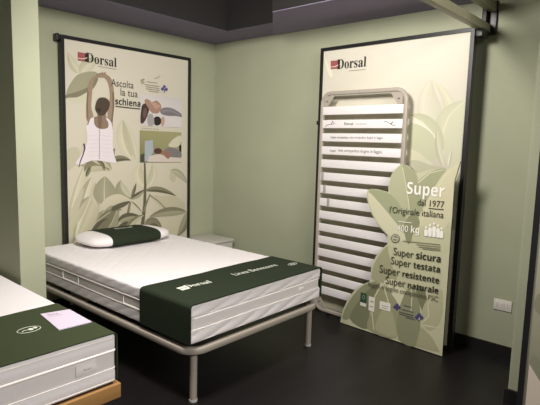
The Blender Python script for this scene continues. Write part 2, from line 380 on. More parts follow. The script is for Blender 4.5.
w.poly([(90, 119), (93.3, 117.6), (94, 124), (97.5, 128.2), (103, 129), (107.5, 127.5), (108, 123), (105.5, 118.5), (107.5, 118.5), (111, 123), (112.3, 131), (112.3, 146), (114, 156), (115, 163), (98, 160.5), (90, 161), (80, 165), (75.5, 163), (82, 153), (86.5, 143), (86.3, 132), (85, 127), (88, 124)], (226, 214, 220), 4)
w.poly([(96.3, 101), (99.5, 97.8), (105, 97.8), (109, 101.5), (109, 107), (106.5, 112), (103, 115.5), (98.5, 115), (95.5, 111), (94.8, 107)], (80, 62, 46), 4)
w.ell((98.5, 110), 2.6, 2, (62, 46, 34))
for i in range(13): w.ell((99+.2*math.sin(i), 130.5+i*2.3), .5, .75, (92, 78, 96), 8)
w.line([(83.3, 143.5), (84.5, 148), (82.5, 155), (80, 161), (78.5, 167)], 1.5, (62, 44, 74), .8)
for i in range(6): w.line([(88, 136+4*i), (97, 135.6+4*i)], .35, (206, 192, 202)); w.line([(101, 135.6+4*i), (110, 136.4+4*i)], .35, (206, 192, 202))
w.build('printed_figure', tA, 'printed woman in a white top with raised arms')
# two small printed photographs
f1 = Art(pA, .0118, 70)
f1.grad([(139.3, 93), (181.5, 98.6), (181.2, 127.5), (139.3, 126)], [(208, 200, 196), (204, 196, 194), (214, 206, 206), (204, 196, 192)])
f1.poly([(141, 108), (143, 104), (147, 103.5), (149, 108), (147, 116), (143, 123), (140, 122)], (74, 50, 44), 3)
f1.poly([(144, 101), (147, 99), (152, 102), (156, 100.5), (160, 104), (161, 108), (158, 113), (152, 113), (148, 108)], (164, 118, 92), 3)
f1.poly([(160, 110), (164, 107.5), (171, 108), (177, 111), (181, 114), (181, 117), (176, 116), (168, 116), (161, 114)], (128, 122, 128), 3)
f1.line([(150, 101), (153, 105), (160, 106)], 1.2, (200, 150, 122)); f1.poly([(152, 103), (156, 103), (159, 107), (155, 109)], (186, 138, 110), 2); f1.line([(162, 111), (170, 110.5), (179, 115)], .8, (150, 144, 150)); f1.line([(164, 114), (172, 113.5), (178, 116)], .6, (104, 98, 106)); f1.poly([(143, 110), (146, 108), (146, 116), (143, 118)], (108, 76, 66), 2)
f1.ell((156.8, 121), 4.2, 4.6, (48, 38, 38)); f1.poly([(161, 118), (164, 117), (164, 124), (161, 126.5)], (188, 142, 116), 2)
f1.poly([(147, 116), (152, 114), (154, 124), (148, 126)], (160, 156, 158), 2)
f1.build('printed_photo', tA, 'printed photo of people on a lilac ground')
f2 = Art(pA, .0118, 70)
f2.grad([(139.4, 130.2), (181, 132.4), (181, 162.4), (139.4, 162.5)], [(152, 148, 84), (162, 158, 98), (150, 146, 96), (120, 118, 74)])
f2.poly([(144.5, 141), (152.5, 140), (153, 152), (147, 161), (144.5, 161.5)], (160, 172, 182))
f2.poly([(147, 161.8), (149, 156), (158, 154), (170, 157), (181, 158), (181, 162.2)], (206, 190, 178), 0)
f2.poly([(168, 146), (173, 139), (180, 135.5), (181, 141), (177, 147)], (206, 200, 168), 3)
f2.poly([(164, 150), (169, 147.5), (176, 149), (180.5, 152), (180.5, 157), (170, 157), (165, 155)], (126, 120, 120), 3)
f2.poly([(160, 152), (166, 150.5), (170, 154), (168, 159), (163, 155)], (150, 94, 66), 3)
f2.ell((157.5, 151), 4, 3, (84, 50, 38)); f2.poly([(178.5, 146), (181, 144.5), (181, 152), (179, 151)], (46, 40, 40), 0)
f2.poly([(140, 155), (144, 153), (144, 162.3), (140, 162.3)], (74, 76, 56))
f2.build('printed_photo', tA, 'printed photo of a person lying on a bed')
logo(pA, .0118, tA, (77.5, 51.9, 86.5, 60.4), (86, 61.9), (116.4, 67.2), [(98, 66.2), (107, 67.8), (116, 69.4)])
t = Art(pA, .0118, 90); INK = (84, 78, 66)
t.text('Ascolta', (110.6, 85.6), (133.2, 88.6), INK, '', 1.15); t.text('la tua', (120.2, 95.4), (137.3, 97.5), INK, '', 1.1)
t.build('lettering', tA, 'dark lettering'); t = Art(pA, .0118, 100)
t.text('schiena', (114.8, 104.2), (140, 107), (52, 47, 42), 'b', 1.1); t.line([(115, 106.2), (128, 107.8), (140, 109)], .9, (52, 47, 42)); t.build('lettering', tA, 'bold underlined lettering'); t = Art(pA, .0118, 104)
for i, (x0, x1, yy) in enumerate(((146, 157, 81.6), (144, 159, 84.4), (145, 159, 86.6), (145.5, 159, 88.6), (148, 158.5, 90.8))): t.line([(x0, yy), (x1, yy+(x1-x0)*.14)], .55, (150, 144, 124))
t.line([(154, 78.5), (157.5, 77.6), (159.5, 75.6)], .6, (158, 152, 128)); t.leaf((140, 82), (142, 79), (144.5, 79.5), 1, 1, (168, 164, 120), (150, 148, 104)); t.leaf((141, 84), (142, 82), (144.5, 82), .8, .8, (168, 164, 120), (150, 148, 104))
t.build('fine_print', tA); t = Art(pA, .0118, 110)
t.ell((163.8, 88.7), 3.4, 4.1, (196, 188, 196)); t.ell((163.8, 86.7), 1.4, 1.5, (66, 54, 120)); t.ell((162, 89), 1.5, 1.6, (66, 54, 120)); t.ell((165.7, 89.4), 1.5, 1.6, (66, 54, 120)); t.line([(163.9, 89), (163.9, 92.3)], .9, (66, 54, 120))
t.build('emblem', tA, 'small blue emblem'); t = Art(pA, .0118, 118)
for x in range(6): t.line([(141+x*3, 128.1+x*.2), (142.8+x*3, 128.25+x*.2)], .6, (150, 144, 126))
t.build('fine_print', tA)

# --- panel on the right wall, behind the standing slatted base
RZ = math.atan2(-math.cos(math.radians(-2.512)), math.sin(math.radians(-2.512)))
oB = (-.1241, -1.4954, 0); WB, HB = 1.3227, 2.2896
nnB = Vector((math.sin(RZ), -math.cos(RZ), 0)); dB = Vector((math.cos(RZ), math.sin(RZ), 0))
pB = Plane(Vector(oB)-nnB*.012, RZ)
tB = panel('black framed cream advertising panel on the right wall behind the upright slatted bed base', oB, RZ, WB, HB, 0, .027, .05, 'right', 2.225, .07)
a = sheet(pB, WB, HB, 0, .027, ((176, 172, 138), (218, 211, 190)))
C1, C2, C3, C4 = (218, 212, 184), (208, 204, 172), (190, 188, 152), (226, 219, 194)
a.leaf((441, 156), (412, 105), (432, 79.5), 7, 18, (212, 206, 178), (208, 203, 174))
a.leaf((441, 156), (468, 108), (432, 79.5), 8, 5, (208, 205, 170), (212, 208, 174))
a.leaf((443, 160), (444, 118), (465, 101), 14, 4, (204, 203, 165), C2)
a.poly([(446, 163), (444, 140), (450, 118), (464.5, 102), (463.5, 120), (461, 150), (457, 166)], (206, 205, 168), 3)
a.line([(441, 150), (442, 134), (449, 116), (463.5, 102)], 1.2, C4, .5)
a.leaf((441, 156), (430, 118), (405, 118), 8, 11, C4, (194, 196, 154))
a.poly([(408, 126), (416, 124), (428, 130), (438, 142), (441, 155), (430, 160), (418, 152), (408, 150)], (196, 198, 156), 4)
a.line([(441, 153), (434, 135), (422, 122), (409, 116)], 1.6, C4, 1.2)
a.poly([(408, 150), (416, 151), (428, 160), (436, 170), (430, 176), (412, 172), (408, 164)], (210, 206, 168), 4)
a.leaf((444, 168), (436, 150), (437, 128), 3, 4, C3, C2)
a.leaf((448, 168), (450, 158), (452, 148), 1.5, 1.5, C4, C3)
a.leaf((332, 78), (326, 70), (324, 54), 2, 5, C1, C4)
a.poly([(454, 186), (458, 176), (460, 172), (457, 230), (452, 230)], (150, 150, 116), 0)
a.poly([(404, 175), (412, 160), (430, 165), (450, 172), (450, 200), (430, 230), (404, 230)], C3, 4)
a.build('print', tB, 'cream poster print with pale leaves')
logo(pB, .0118, tB, (331, 61, 339.5, 69.3), (337.4, 69.2), (366.3, 66.4), [(349, 71), (357, 70.2), (366, 69.3)])
k = Art(pB, .0118, 40)
obj('clip', [rbox(-.012, .012, -.006, .02, 1.64, 1.675, .003)], 'black', tB)
# --- third panel at the right edge, hinged on the wall end
oC = (-.745, -3.413, 0); pC = Plane((oC[0]+.012, oC[1], 0), -math.pi/2); WC, HC = 1.33, 2.29
tC = panel('black framed leaf print panel cut off by the right edge, beside the wall end', oC, -math.pi/2, WC, HC, 0, .030, .05, 'left', 2.2, .022)
a = sheet(pC, WC, HC, 0, .03, ((118, 116, 90), (190, 186, 158)))
ga, gb, gc = (140, 140, 110), (122, 124, 94), (190, 185, 158)
def lc(*q): a.leaf(*q)
random.seed(4)
for i in range(46):
    x = .05+random.random()*1.2; z = .08+random.random()*2.0; an = random.uniform(-1.2, 1.2); L = random.uniform(.10, .3)
    x2 = min(max(x+math.sin(an)*L, .06), WC-.06); z2 = min(z+math.cos(an)*L, HC-.08); W2 = L*.28
    B = Vector((x, z)); T = Vector((x2, z2)); N = Vector((-(T-B).y, (T-B).x))*.28; pts = []
    for s in (1, -1):
        for t_ in ([0, .25, .5, .75] if s > 0 else [1, .75, .5, .25]): pts.append(tuple(B+(T-B)*t_+N*s*math.sin(math.pi*t_**.8)))
    pts = [(min(max(p[0], .045), WC-.045), min(max(p[1], .045), HC-.05)) for p in pts]
    a.poly(pts, random.choice((ga, gb, gc, (168, 165, 134), (108, 110, 82))), 3, False)
a.poly([(.045, .045), (.045, .30), (.12, .20), (.16, .045)], (190, 172, 152), 0, False)
a.build('print', tC, 'muted green leaf print')

# ------------------------------------------------------------------ cut-out board in front of the slatted base
KX = .1451; oK = Vector(oB)+nnB*KX; pK = Plane(oK, RZ)
outl = [(340.3, 321.5), (343.5, 309), (350, 296), (359, 286.5), (370.5, 280), (371, 269), (375, 258), (381, 250), (387.5, 244), (387.5, 235), (379, 226), (371.5, 213), (367.4, 200), (367.6, 190.5), (376, 189), (388.5, 192), (389, 182), (393.5, 171.5), (402, 164.2), (410, 167), (417, 172.5), (432, 169.5), (448, 168.5), (460.5, 161.5), (457.6, 171), (454.6, 181)]
poly = pK.px(outl); poly += [(poly[-1][0]+.002, .006), (poly[0][0], .006)]
corn = {0, 8, 9, 15, 23, 25}
fine = [];
for i, p in enumerate(poly[:-2]):
    fine.append(p)
    if i < len(poly)-3:
        q = poly[i+1]; a0 = Vector(poly[i-1]) if i and i not in corn else Vector(p); d0 = Vector(poly[i+2]) if i+1 not in corn else Vector(q)
        b, c = Vector(p), Vector(q)
        for kk in (1, 2, 3):
            t_ = kk/4; fine.append(tuple(.5*((2*b)+(c-a0)*t_+(2*a0-5*b+4*c-d0)*t_*t_+(3*b-a0-3*c+d0)*t_**3)))
fine += poly[-2:]
tK = thing('cutout_board', 'leaf shaped green advertising board lettered Super, standing in front of the upright slatted base', 'display board', oK, RZ)
n = len(fine); tri = tessellate_polygon([[Vector((x, z, 0)) for x, z in fine]])
V = [(x, 0, z) for x, z in fine]+[(x, .012, z) for x, z in fine]
obj('board', [(V, [tuple(q) for q in tri]+[tuple(i+n for i in q[::-1]) for q in tri]+[(i, (i+1) % n, n+(i+1) % n, n+i) for i in range(n)])], 'black', tK, False)
obj('rear_strut', [box(1.0, 1.04, .012, .13, .0, .03), box(1.0, 1.04, .012, .022, 0, .9)], 'black', tK, False)
a = Art(pK, -.0002); a.raw(fine, [tuple(q) for q in tri], lin((192, 190, 146)))
T1, T2, T3, T4, T5, T6 = (176, 178, 134), (158, 162, 116), (206, 202, 160), (138, 141, 98), (120, 122, 82), (216, 208, 168)
a.poly([(389.5, 190), (390, 182), (394, 172), (402, 165), (410, 168), (416.5, 173.5), (419, 186), (418, 205), (412, 225), (405, 236), (396, 215)], T1, 4)
a.poly([(402, 166), (410, 168), (416, 174), (418, 187), (416, 205), (411, 225), (409, 200)], T2, 4)
a.line([(402.5, 167), (406, 185), (409, 205), (410, 228)], .8, T3)
a.poly([(417, 184), (424, 176), (434, 170.5), (446, 169), (440, 182), (428, 200), (417, 224), (413, 228), (415, 205)], T2, 4)
a.line([(418, 183), (430, 173), (445, 169.5)], 1.0, T6, .5)
a.poly([(418, 226), (424, 206), (434, 188), (446, 171), (459.3, 163), (456.6, 171), (453.6, 184), (451, 225), (440, 230)], (202, 196, 152), 4)
a.line([(420, 224), (430, 200), (445, 176), (458, 164)], .9, T6, .4)
a.poly([(369, 191.5), (378, 190), (390, 194), (400, 205), (406, 220), (408, 236), (400, 238), (390, 232), (378, 215)], (158, 164, 118), 4)
a.poly([(369, 192.5), (377, 200), (388, 213), (400, 228), (406, 238), (398, 241), (389, 235), (380, 225), (372.5, 212), (368.6, 200)], T3, 4)
a.poly([(404, 226), (412, 214), (420, 222), (414, 236), (408, 244)], T4, 4)
a.poly([(412, 238), (420, 226), (440, 232), (450, 222), (448, 250), (430, 256), (414, 250)], (190, 188, 142), 4)
# lower leaves
a.poly([(372, 279), (373, 268), (378, 257), (388, 246), (398, 252), (402, 266), (396, 280), (384, 283)], (160, 160, 114), 4)
a.poly([(388, 246), (400, 252), (420, 254), (438, 262), (438, 290), (410, 292), (396, 276)], (188, 186, 140), 4)
a.poly([(342.5, 318), (347, 305), (356, 292), (366, 284), (378, 281.5), (368, 290), (358, 302), (350, 318)], T4, 4)
a.poly([(350, 319), (358, 302), (370, 288), (380, 283), (376, 296), (370, 312), (367, 329)], T5, 4)
a.poly([(368, 329), (372, 310), (378, 292), (388, 282), (396, 290), (398, 310), (396, 338)], (150, 150, 104), 4)
a.line([(382, 283), (375, 296), (372, 312), (374, 330)], 1.4, T3, .8)
a.poly([(384, 283), (392, 279), (402, 286), (408, 300), (404, 315), (396, 300)], T3, 4)
a.poly([(398, 339), (398, 315), (403, 298), (409, 288), (416, 292), (420, 310), (418, 345)], T4, 4)
a.line([(383, 284), (388, 300), (392, 318), (398, 338)], 1.2, T3, .5)
a.poly([(416, 290), (422, 286), (428, 300), (428, 318), (421, 308)], T5, 4)
a.line([(411, 285), (412, 297), (411, 312)], 1.3, T3, .6); a.line([(425, 287), (428, 300), (426, 314)], 1.2, T3, .6)
a.poly([(422, 312), (428, 298), (438, 290), (442.5, 292), (441.5, 318), (432, 330), (424, 326)], (176, 172, 126), 4)
a.line([(423, 322), (429, 316), (428, 304), (433, 294)], 1.2, T3, .6)
a.line([(424, 325), (434, 327), (441, 328)], 1.1, T3, .6)
a.poly([(416, 346), (420, 330), (422, 327), (432, 337), (440, 352), (430, 350)], (166, 162, 116), 0)
a.poly([(376, 330), (380, 314), (388, 304), (394, 318), (396, 337)], (168, 166, 120), 4)
a.build('print', tK, 'green leaf print with cut outline')
t = Art(pK, -.0002, 60); WH = (240, 236, 224); DK = (66, 66, 48)
t.text('Super', (407, 193.6), (444.4, 197.4), WH, 'b', 1.2); t.build('heading', tK, 'white heading'); t = Art(pK, -.0002, 64)
t.text('dal 1977', (417.6, 205.2), (444.4, 207.8), DK, '', 1.1); t.line([(429, 208.2), (437, 209), (444, 209.5)], .8, DK)
t.build('lettering', tK, 'dark lettering with an underlined year'); t = Art(pK, -.0002, 70)
t.text("l'Originale italiana", (390, 212.6), (443.8, 218.2), DK, '', 1.15)
t.line([(398.5, 221.4), (412, 222.8)], 1, (222, 218, 194)); t.build('lettering', tK, 'dark lettering'); t = Art(pK, -.0002, 84)
t.text('400 kg', (397.6, 230.8), (419.6, 233.4), WH, 'b', 1.15)
t.build('weight_lettering', tK, 'white weight lettering'); t = Art(pK, -.0002, 92)
for i, (x, hh) in enumerate(((426.5, 9), (430.5, 12), (434.5, 14), (438.5, 12.5), (442, 10))):
    t.poly([(x-1.7, 236+i*.5), (x-1.9, 236-hh*.65+i*.5), (x, 236-hh*.8+i*.5), (x+1.9, 236-hh*.65+i*.5), (x+1.7, 236+i*.5)], WH, 0); t.ell((x, 236-hh*.95+i*.5), 1.1, 1.3, WH, 10)
t.build('people_icon', tK, 'row of white people icons'); t = Art(pK, -.0002, 100)
for (r_, c_) in ((4.3, (92, 92, 72)), (3.6, (186, 186, 144)), (2.6, (120, 120, 96))): t.ell((395.9, 238.2), r_, r_, c_, 20)
t.line([(393.6, 237.6), (398.2, 238.9)], .9, (214, 210, 180))
t.build('emblem', tK, 'round emblem'); t = Art(pK, -.0002, 102)
for x0, x1, yy in ((403.5, 440.5, 240.8), (417, 441, 244.4), (419, 441, 246.6), (423, 441, 248.6)): t.line([(x0, yy), (x1, yy+(x1-x0)*.1)], .6, (112, 110, 84))
t.build('fine_print', tK); t = Art(pK, -.0002, 104)
def two(s1, s2, x0, y0, xm, x1, y1):
    ym = y0+(y1-y0)*(xm-x0)/(x1-x0); e = 1.2; t.text(s1, (x0, y0), (xm-e, ym), DK, '', 1.15); t.text(s2, (xm+e, ym+.2), (x1, y1), (46, 46, 34), 'b', 1.1)
two('Super', 'sicura', 394, 254.6, 415.2, 441, 262.4); two('Super', 'testata', 391.4, 263.6, 412.6, 440.4, 272.6)
two('Super', 'resistente', 380, 272, 401.6, 439.6, 283.6); two('Super', 'naturale', 386, 283.2, 407, 438.8, 293.6)
t.text('faggio e legno composito FSC', (368.5, 285.5), (438.4, 301.4), (96, 94, 68), '', 1.1)
t.build('slogan', tK, 'dark slogan lines')
s = Art(pK, -.0002, 62)
s.poly([(361.2, 292), (367, 293.8), (366.6, 303.4), (360.6, 301.6)], (34, 74, 46)); s.poly([(360.6, 301.8), (366.6, 303.6), (366.4, 307), (360.4, 305)], (214, 210, 190))
s.ell((364, 297), 1.5, 2.2, (108, 140, 108), 12); s.ell((364, 297), .9, 1.4, (34, 74, 46), 10)
s.poly([(369.3, 295.8), (375.3, 297.8), (374.6, 312), (368.8, 310)], (220, 216, 196)); s.line([(370.6, 301), (373.8, 302)], 1.6, (160, 156, 136)); s.line([(370.4, 306), (373.4, 307)], 1.4, (170, 166, 146))
s.poly([(380.2, 300.6), (391, 303.4), (390.6, 311.6), (379.8, 308.6)], (226, 220, 202)); s.line([(382, 305), (389, 307)], .8, (168, 162, 146)); s.line([(382, 307), (388, 308.8)], .8, (168, 162, 146))
for (cx, cy, k_) in ((397.4, 306.8), (419.6, 317))and ((397.4, 306.8, 1), (419.6, 317, 1.15)):
    s.ell((cx-1.8*k_, cy), 1.9*k_, 1.7*k_, (60, 48, 110), 12); s.ell((cx+1.8*k_, cy+.4), 1.9*k_, 1.7*k_, (60, 48, 110), 12); s.ell((cx+.1, cy-1.8*k_), 1.7*k_, 1.8*k_, (60, 48, 110), 12); s.line([(cx, cy), (cx, cy+3.2*k_)], 1.2, (60, 48, 110), 1.8)
s.line([(419.6, 317.5), (419.6, 320)], .8, (220, 214, 210))
for x0, x1, yy in ((404, 412, 305), (402, 414, 309), (399, 414, 311.4), (400, 414, 313.6), (406, 415, 317)): s.line([(x0, yy), (x1, yy+(x1-x0)*.25)], .6, (90, 86, 100))
s.build('certification_mark', tK, 'small green, white and blue certification marks')

# ------------------------------------------------------------------ slatted base standing upright
def slatted_base_parts(t): pass
oS = Vector(oB)+nnB*(KX-.072)+dB*.090
bw, bh = .812, 1.912; zc0 = .0
tS = thing('slatted_bed_base', 'taupe metal single bed base with white slats standing upright against the cream panel', 'bed base', oS, RZ)
R_ = .017
loop = [(x, 0.0, z) for x, z in rrect(R_, bw-R_, .022+R_, bh-R_, .085)]
obj('frame_tube', [tube(loop, .0165, R_, 12, True, (0, 1, 0), 3)], 'metal', tS)
for zz in (1.75, ):
    pass
for i in range(15):
    z = 1.752-i*.1099
    sl = obj('slat', [rbox(.018, bw-.014, -.010, .002, z-.034, z+.034, .004)], 'slat', tS)
    if i in (5, 6, 7):
        xx = (.036, .062, .108)[i-5]; obj('firmness_slider', [rbox(xx, xx+.028, -.013, .004, z-.038, z+.038, .003)], 'grey', sl)
    if i in (1, 2, 3):
        g = []; g2 = []
        def tx(sx, x0, x1, zb, style=''):
            v, f, w_ = text2d(sx, style); k_ = (x1-x0)/w_; g.append(([(x0+p[0]*k_, -.0108, zb+p[1]*k_) for p in v], f))
        def stroke(pts, w_): g2.append(tube([(x, -.0106, zz) for x, zz in pts], .0008, w_, 6, False, (0, 0, 1)))
        if i == 1:
            tx('Dorsal', .25, .34, z-.008, 's'); tx('sistemi per dormire', .36, .47, z-.004)
            for x0, sg in ((.06, 1), (.62, -1)):
                stroke([(x0+q*.1, z-.018*sg+(.03*q*sg)+.006*math.sin(q*6)) for q in (0, .25, .5, .75, 1)], .0022)
                stroke([(x0+.06+q*.02, z+.004*sg+.02*q) for q in (0, .5, 1)], .004)
        else:
            tx('Super ' + ('ortopedica' if i == 2 else ''), .12, .30 if i == 2 else .18, z-.007, 'b')
            tx('rete ortopedica doghe in faggio', .31 if i == 2 else .2, .62, z-.005)
        obj('printed_lettering', g, 'dark', sl, False)
        if g2: obj('printed_motif', g2, 'dark', sl, False)
for x0, x1, zt_, sg in ((.04, .13, bh-.04, -1), (bw-.04, bw-.13, bh-.04, -1), (.04, .13, .06, 1), (bw-.04, bw-.13, .06, 1)):
    p = [(x0, zt_), (x1+(x1-x0)*.15, zt_), (x0+(x1-x0)*.45, zt_+sg*.085), (x0, zt_+sg*.085)]
    v = [(x, -.014, z) for x, z in p]+[(x, -.008, z) for x, z in p]
    cp = obj('corner_plate', [(v, [(0, 1, 2, 3), (7, 6, 5, 4)]+[(i, (i+1) % 4, 4+(i+1) % 4, 4+i) for i in range(4)])], 'metal', tS, False)
    obj('screw', [tube([(x0+(x1-x0)*.35, -.018, zt_+sg*.045), (x0+(x1-x0)*.35, -.012, zt_+sg*.045)], .006, .006, 10, False, (0, 0, 1))], 'dark', cp)
for x in (.16, bw-.16): obj('rubber_foot', [rbox(x-.015, x+.015, -.012, .012, 0, .026, .003)], 'black', tS)
obj('frame_cap', [rbox(bw/2-.012, bw/2+.012, -.024, -.016, bh-.03, bh-.006, .002)], 'grey', tS)

# ------------------------------------------------------------------ the bed in the middle
B1 = Vector((-2.000, -2.0743, 0)); R1 = math.radians(.643); W1, L1, ZB, ZT = 1.2165, 1.9522, .362, .584
INV1 = (Matrix.Translation(B1) @ Matrix.Rotation(R1, 4, 'Z')).inverted()
tF = thing('bedstead', 'taupe tubular metal bed frame on round legs under the white quilted mattress', 'bed frame', B1, R1)
rz0, rz1 = .292, .330; e = .014
loop = [(x, y, (rz0+rz1)/2) for x, y in rrect(-e, W1+e, -e, L1-.03, .12, 10)]
obj('rail', [tube([(x, y, z) for x, y, z in [(x, y, (rz0+rz1)/2) for x, y in rrect(-e+.02, W1+e-.02, -e+.02, L1-.05, .10, 10)]], .020, (rz1-rz0)/2, 16, True, (0, 0, 1), 6)], 'metal', tF)
for i in range(13):
    y = .12+i*(L1-.27)/12
    obj('slat', [rbox(.06, W1-.06, y-.034, y+.034, .328, .3615, .003)], 'slat', tF)
for x, y in ((.062, .048), (W1-.062, .048), (.062, L1-.12), (W1-.062, L1-.12)):
    lg = obj('leg', [tube([(x, y, .008), (x, y, .31)], .0215, .0215, 20, False, (1, 0, 0))], 'metal', tF)
    obj('foot_cap', [tube([(x, y, 0), (x, y, .012)], .0245, .0245, 20, False, (1, 0, 0))], 'foot', lg)
def groove(d, w): return math.exp(-(d/w)**2)
def quilt(x0, x1, y0, y1, zlo, zhi, per, dep, topamp):
    def f(p, nrm):
        x, y, z = p; v = (z-zlo)/(zhi-zlo)
        dz = 0
        if abs(nrm[2]) > .5:
            q = (x+.10*math.asin(math.sin(y*2*math.pi/.36))/(math.pi/2)); m = (q/.20) % 1
            dz -= topamp*groove(min(m, 1-m)*.20, .010)
            q = (x-.10*math.asin(math.sin(y*2*math.pi/.36))/(math.pi/2)); m = (q/.20) % 1
            dz -= topamp*groove(min(m, 1-m)*.20, .010)
            return dz*(abs(nrm[2])-.5)*2
        c = x if abs(nrm[1]) > abs(nrm[0]) else -y
        ph = c/(per*.62 if abs(nrm[0]) > .5 else per)-.5*math.sin((v-.5)*2.2)+.12*math.sin(c*7+z*5); m = ph % 1
        return dep*(.55 if abs(nrm[0]) > .5 else 1)*(math.sin(math.pi*m)**.33-1)
    return f
def mattress_block(x0, x1, y0, y1, zlo, zhi, r, per=.22, dep=.0085, topamp=.0022, step=.011):
    return rbox(x0, x1, y0, y1, zlo, zhi, r, step, quilt(x0, x1, y0, y1, zlo, zhi, per, dep, topamp), 5)
tM = thing('mattress', 'white quilted mattress on the taupe metal frame, dark green cloth across its foot', 'mattress', B1, R1)
z1, z2 = ZB+.080, ZB+.145
obj('bottom_quilt', [mattress_block(0, W1, 0, L1, ZB, z1, .014)], 'white', tM)
obj('side_band', [rbox(.004, W1-.004, .004, L1-.004, z1-.02, z2+.02, .03, .05)], 'mesh', tM, label='grey mesh side band')
obj('top_quilt', [mattress_block(0, W1, 0, L1, z2, ZT, .018)], 'white', tM)
for z in (z1, z2): obj('piping', [tube([(x, y, z) for x, y in rrect(.0005, W1-.0005, .0005, L1-.0005, .032, 8)], .0024, .0024, 8, True)], 'cord', tM)
for (u0, v0, u1, v1) in ((62.5, 268, 78, 283.5), (123, 296, 141.5, 311)):
    pl = Plane(B1, R1-math.pi/2)     # left side of the mattress, seen from -x
    pl.N = Vector((math.cos(R1), math.sin(R1), 0)); pl.X = Vector((-math.sin(R1), math.cos(R1), 0)); pl.o = B1
    ya = pl(u0, v0)[0]; yb = pl(u1, v1)[0]; ya, yb = max(ya, yb), min(ya, yb)
    obj('side_handle', [tube([(.0025, y, z) for y, z in rrect(yb, ya, z1+.004, z2-.004, .006, 4)], .0028, .0028, 6, True, (1, 0, 0))], 'cord', tM)
obj('brand_tab', [rbox(.965, 1.01, -.0005, .004, z1+.022, z1+.042, .001)], 'cord', tM)

def runner(name, x0, x1, y0, y1, ztop, zdl, zdr, r, m, label, wl=True, wr=True, thick=.006, gap=.0022, loc=(0, 0, 0), rz=0, wob=.004):
    """cloth laid across a mattress with its ends hanging down both long sides"""
    def prof(off):
        P = []
        if wl:
            for k_ in range(9): P.append((x0-off, zdl+(ztop-r-zdl)*k_/8))
            P += [(x0+r-(r+off)*math.cos(a_), ztop-r+(r+off)*math.sin(a_)) for a_ in [math.pi/2*q/8 for q in range(1, 8)]]
        else: P.append((x0, ztop+off))
        n_ = int((x1-x0)/.05); P += [(x0+r+(x1-x0-2*r)*k_/n_, ztop+off) for k_ in range(n_+1)]
        if wr:
            P += [(x1-r+(r+off)*math.sin(a_), ztop-r+(r+off)*math.cos(a_)) for a_ in [math.pi/2*q/8 for q in range(1, 8)]]
            for k_ in range(8, -1, -1): P.append((x1+off, zdr+(ztop-r-zdr)*k_/8))
        return P
    A_, B_ = prof(gap), prof(gap+thick); n_ = len(A_); ny = 14; V = []; Fc = []
    for j in range(ny+1):
        t_ = j/ny
        for L_, o_ in ((A_, 0), (B_, 1)):
            for i, (x, z) in enumerate(L_):
                yy = y0+(y1-y0)*t_+(wob*math.sin(x*9+1)*(t_) + wob*.5*math.sin(x*23))*(1 if t_ > .5 else .3)
                V.append((x, yy, z))
    st = 2*n_
    for j in range(ny):
        for i in range(n_-1):
            b = j*st+i; Fc += [(b, b+1, b+st+1, b+st), (b+n_, b+st+n_, b+st+n_+1, b+n_+1)]
        for i in (0, n_-1): b = j*st+i; Fc.append((b, b+n_, b+st+n_, b+st))
    for j in (0, ny):
        for i in range(n_-1): b = j*st+i; Fc.append((b, b+1, b+n_+1, b+n_))
    t = thing(name, label, 'bed runner', loc, rz)
    obj('cloth', [(V, Fc)], m, t)
    return t
tR = runner('bed_runner', 0, W1, -.006, .465, ZT, .366, .370, .016, 'green', 'dark green cloth lying across the foot of the mattress on the metal frame', loc=B1, rz=R1)
zt = ZT+.0082
def loc1(u, v): p = at_z(u, v, zt); return p
place_flat('Dorsal', loc1(187.5, 288), loc1(212.6, 282.4), zt, 'thread', 's', tR, 'embroidered_lettering', 1.2, .001, INV1)
q = [INV1 @ loc1(*p) for p in ((179.6, 288.2), (186.8, 286.4), (187.4, 288.6), (180, 290.4))]
c0 = sum(((p.x, p.y) for p in []), ()); cx = (q[0].x+q[2].x)/2; cy = (q[0].y+q[2].y)/2
obj('logo_patch', [rbox(cx-.03, cx+.03, cy-.028, cy+.0, zt-.001, zt+.0015, .0006), rbox(cx-.03, cx+.03, cy+.008, cy+.034, zt-.001, zt+.0015, .0006)], 'thread', tR)
place_flat('Linea Benessere', loc1(236.2, 275.6), loc1(278.4, 265.6), zt, 'thread', '', tR, 'embroidered_lettering', 1.3, .001, INV1)
p = INV1 @ loc1(292.5, 264)
em = [tube([(p.x+.045*math.cos(a_), p.y+.022*math.sin(a_), zt+.0004) for a_ in [2*math.pi*k_/20 for k_ in range(20)]], .0016, .001, 6, True)]
for dx in (-.018, 0, .018): em.append(tube([(p.x+dx-.006, p.y-.012, zt+.0004), (p.x+dx+.006, p.y+.012, zt+.0004)], .003, .001, 6))
obj('embroidered_emblem', em, 'thread', tR)

# pillow
PC = Vector((-1.335, -.345, ZT)); PW, PL_, PH = .40, .215, .108
def pillow(xa, xb, grow=0, nx=40, nv=36, cap=True):
    V = []; Fc = []
    for i in range(nx+1):
        x = xa+(xb-xa)*i/nx; s = min(1, abs(x)/PW)
        k_ = (1-s**5)**(1/2.2) if s < 1 else 0
        hy = (PL_*(.25+.75*k_) if k_ else 0)+grow*(1 if k_ else 0); hz = (PH/2*k_)+grow
        for j in range(nv):
            an = 2*math.pi*j/nv; c, q = math.cos(an), math.sin(an)
            c_ = math.copysign(abs(c)**.55, c); q_ = math.copysign(abs(q)**.75, q)
            V.append((x, hy*k_**.0*c_ if k_ else 0, PH/2*.98+hz*q_*(1 if q > 0 else .92)))
    for i in range(nx):
        for j in range(nv): Fc.append((i*nv+j, i*nv+(j+1) % nv, (i+1)*nv+(j+1) % nv, (i+1)*nv+j))
    if cap: Fc += [tuple(range(nv)), tuple(nx*nv+j for j in range(nv))]
    return V, Fc
tP = thing('pillow', 'white bar shaped pillow in a dark green sleeve at the head of the bed', 'pillow', (PC.x, PC.y, ZT+.002), R1)
obj('cushion', [pillow(-PW*.9995, PW*.9995)], 'white', tP)
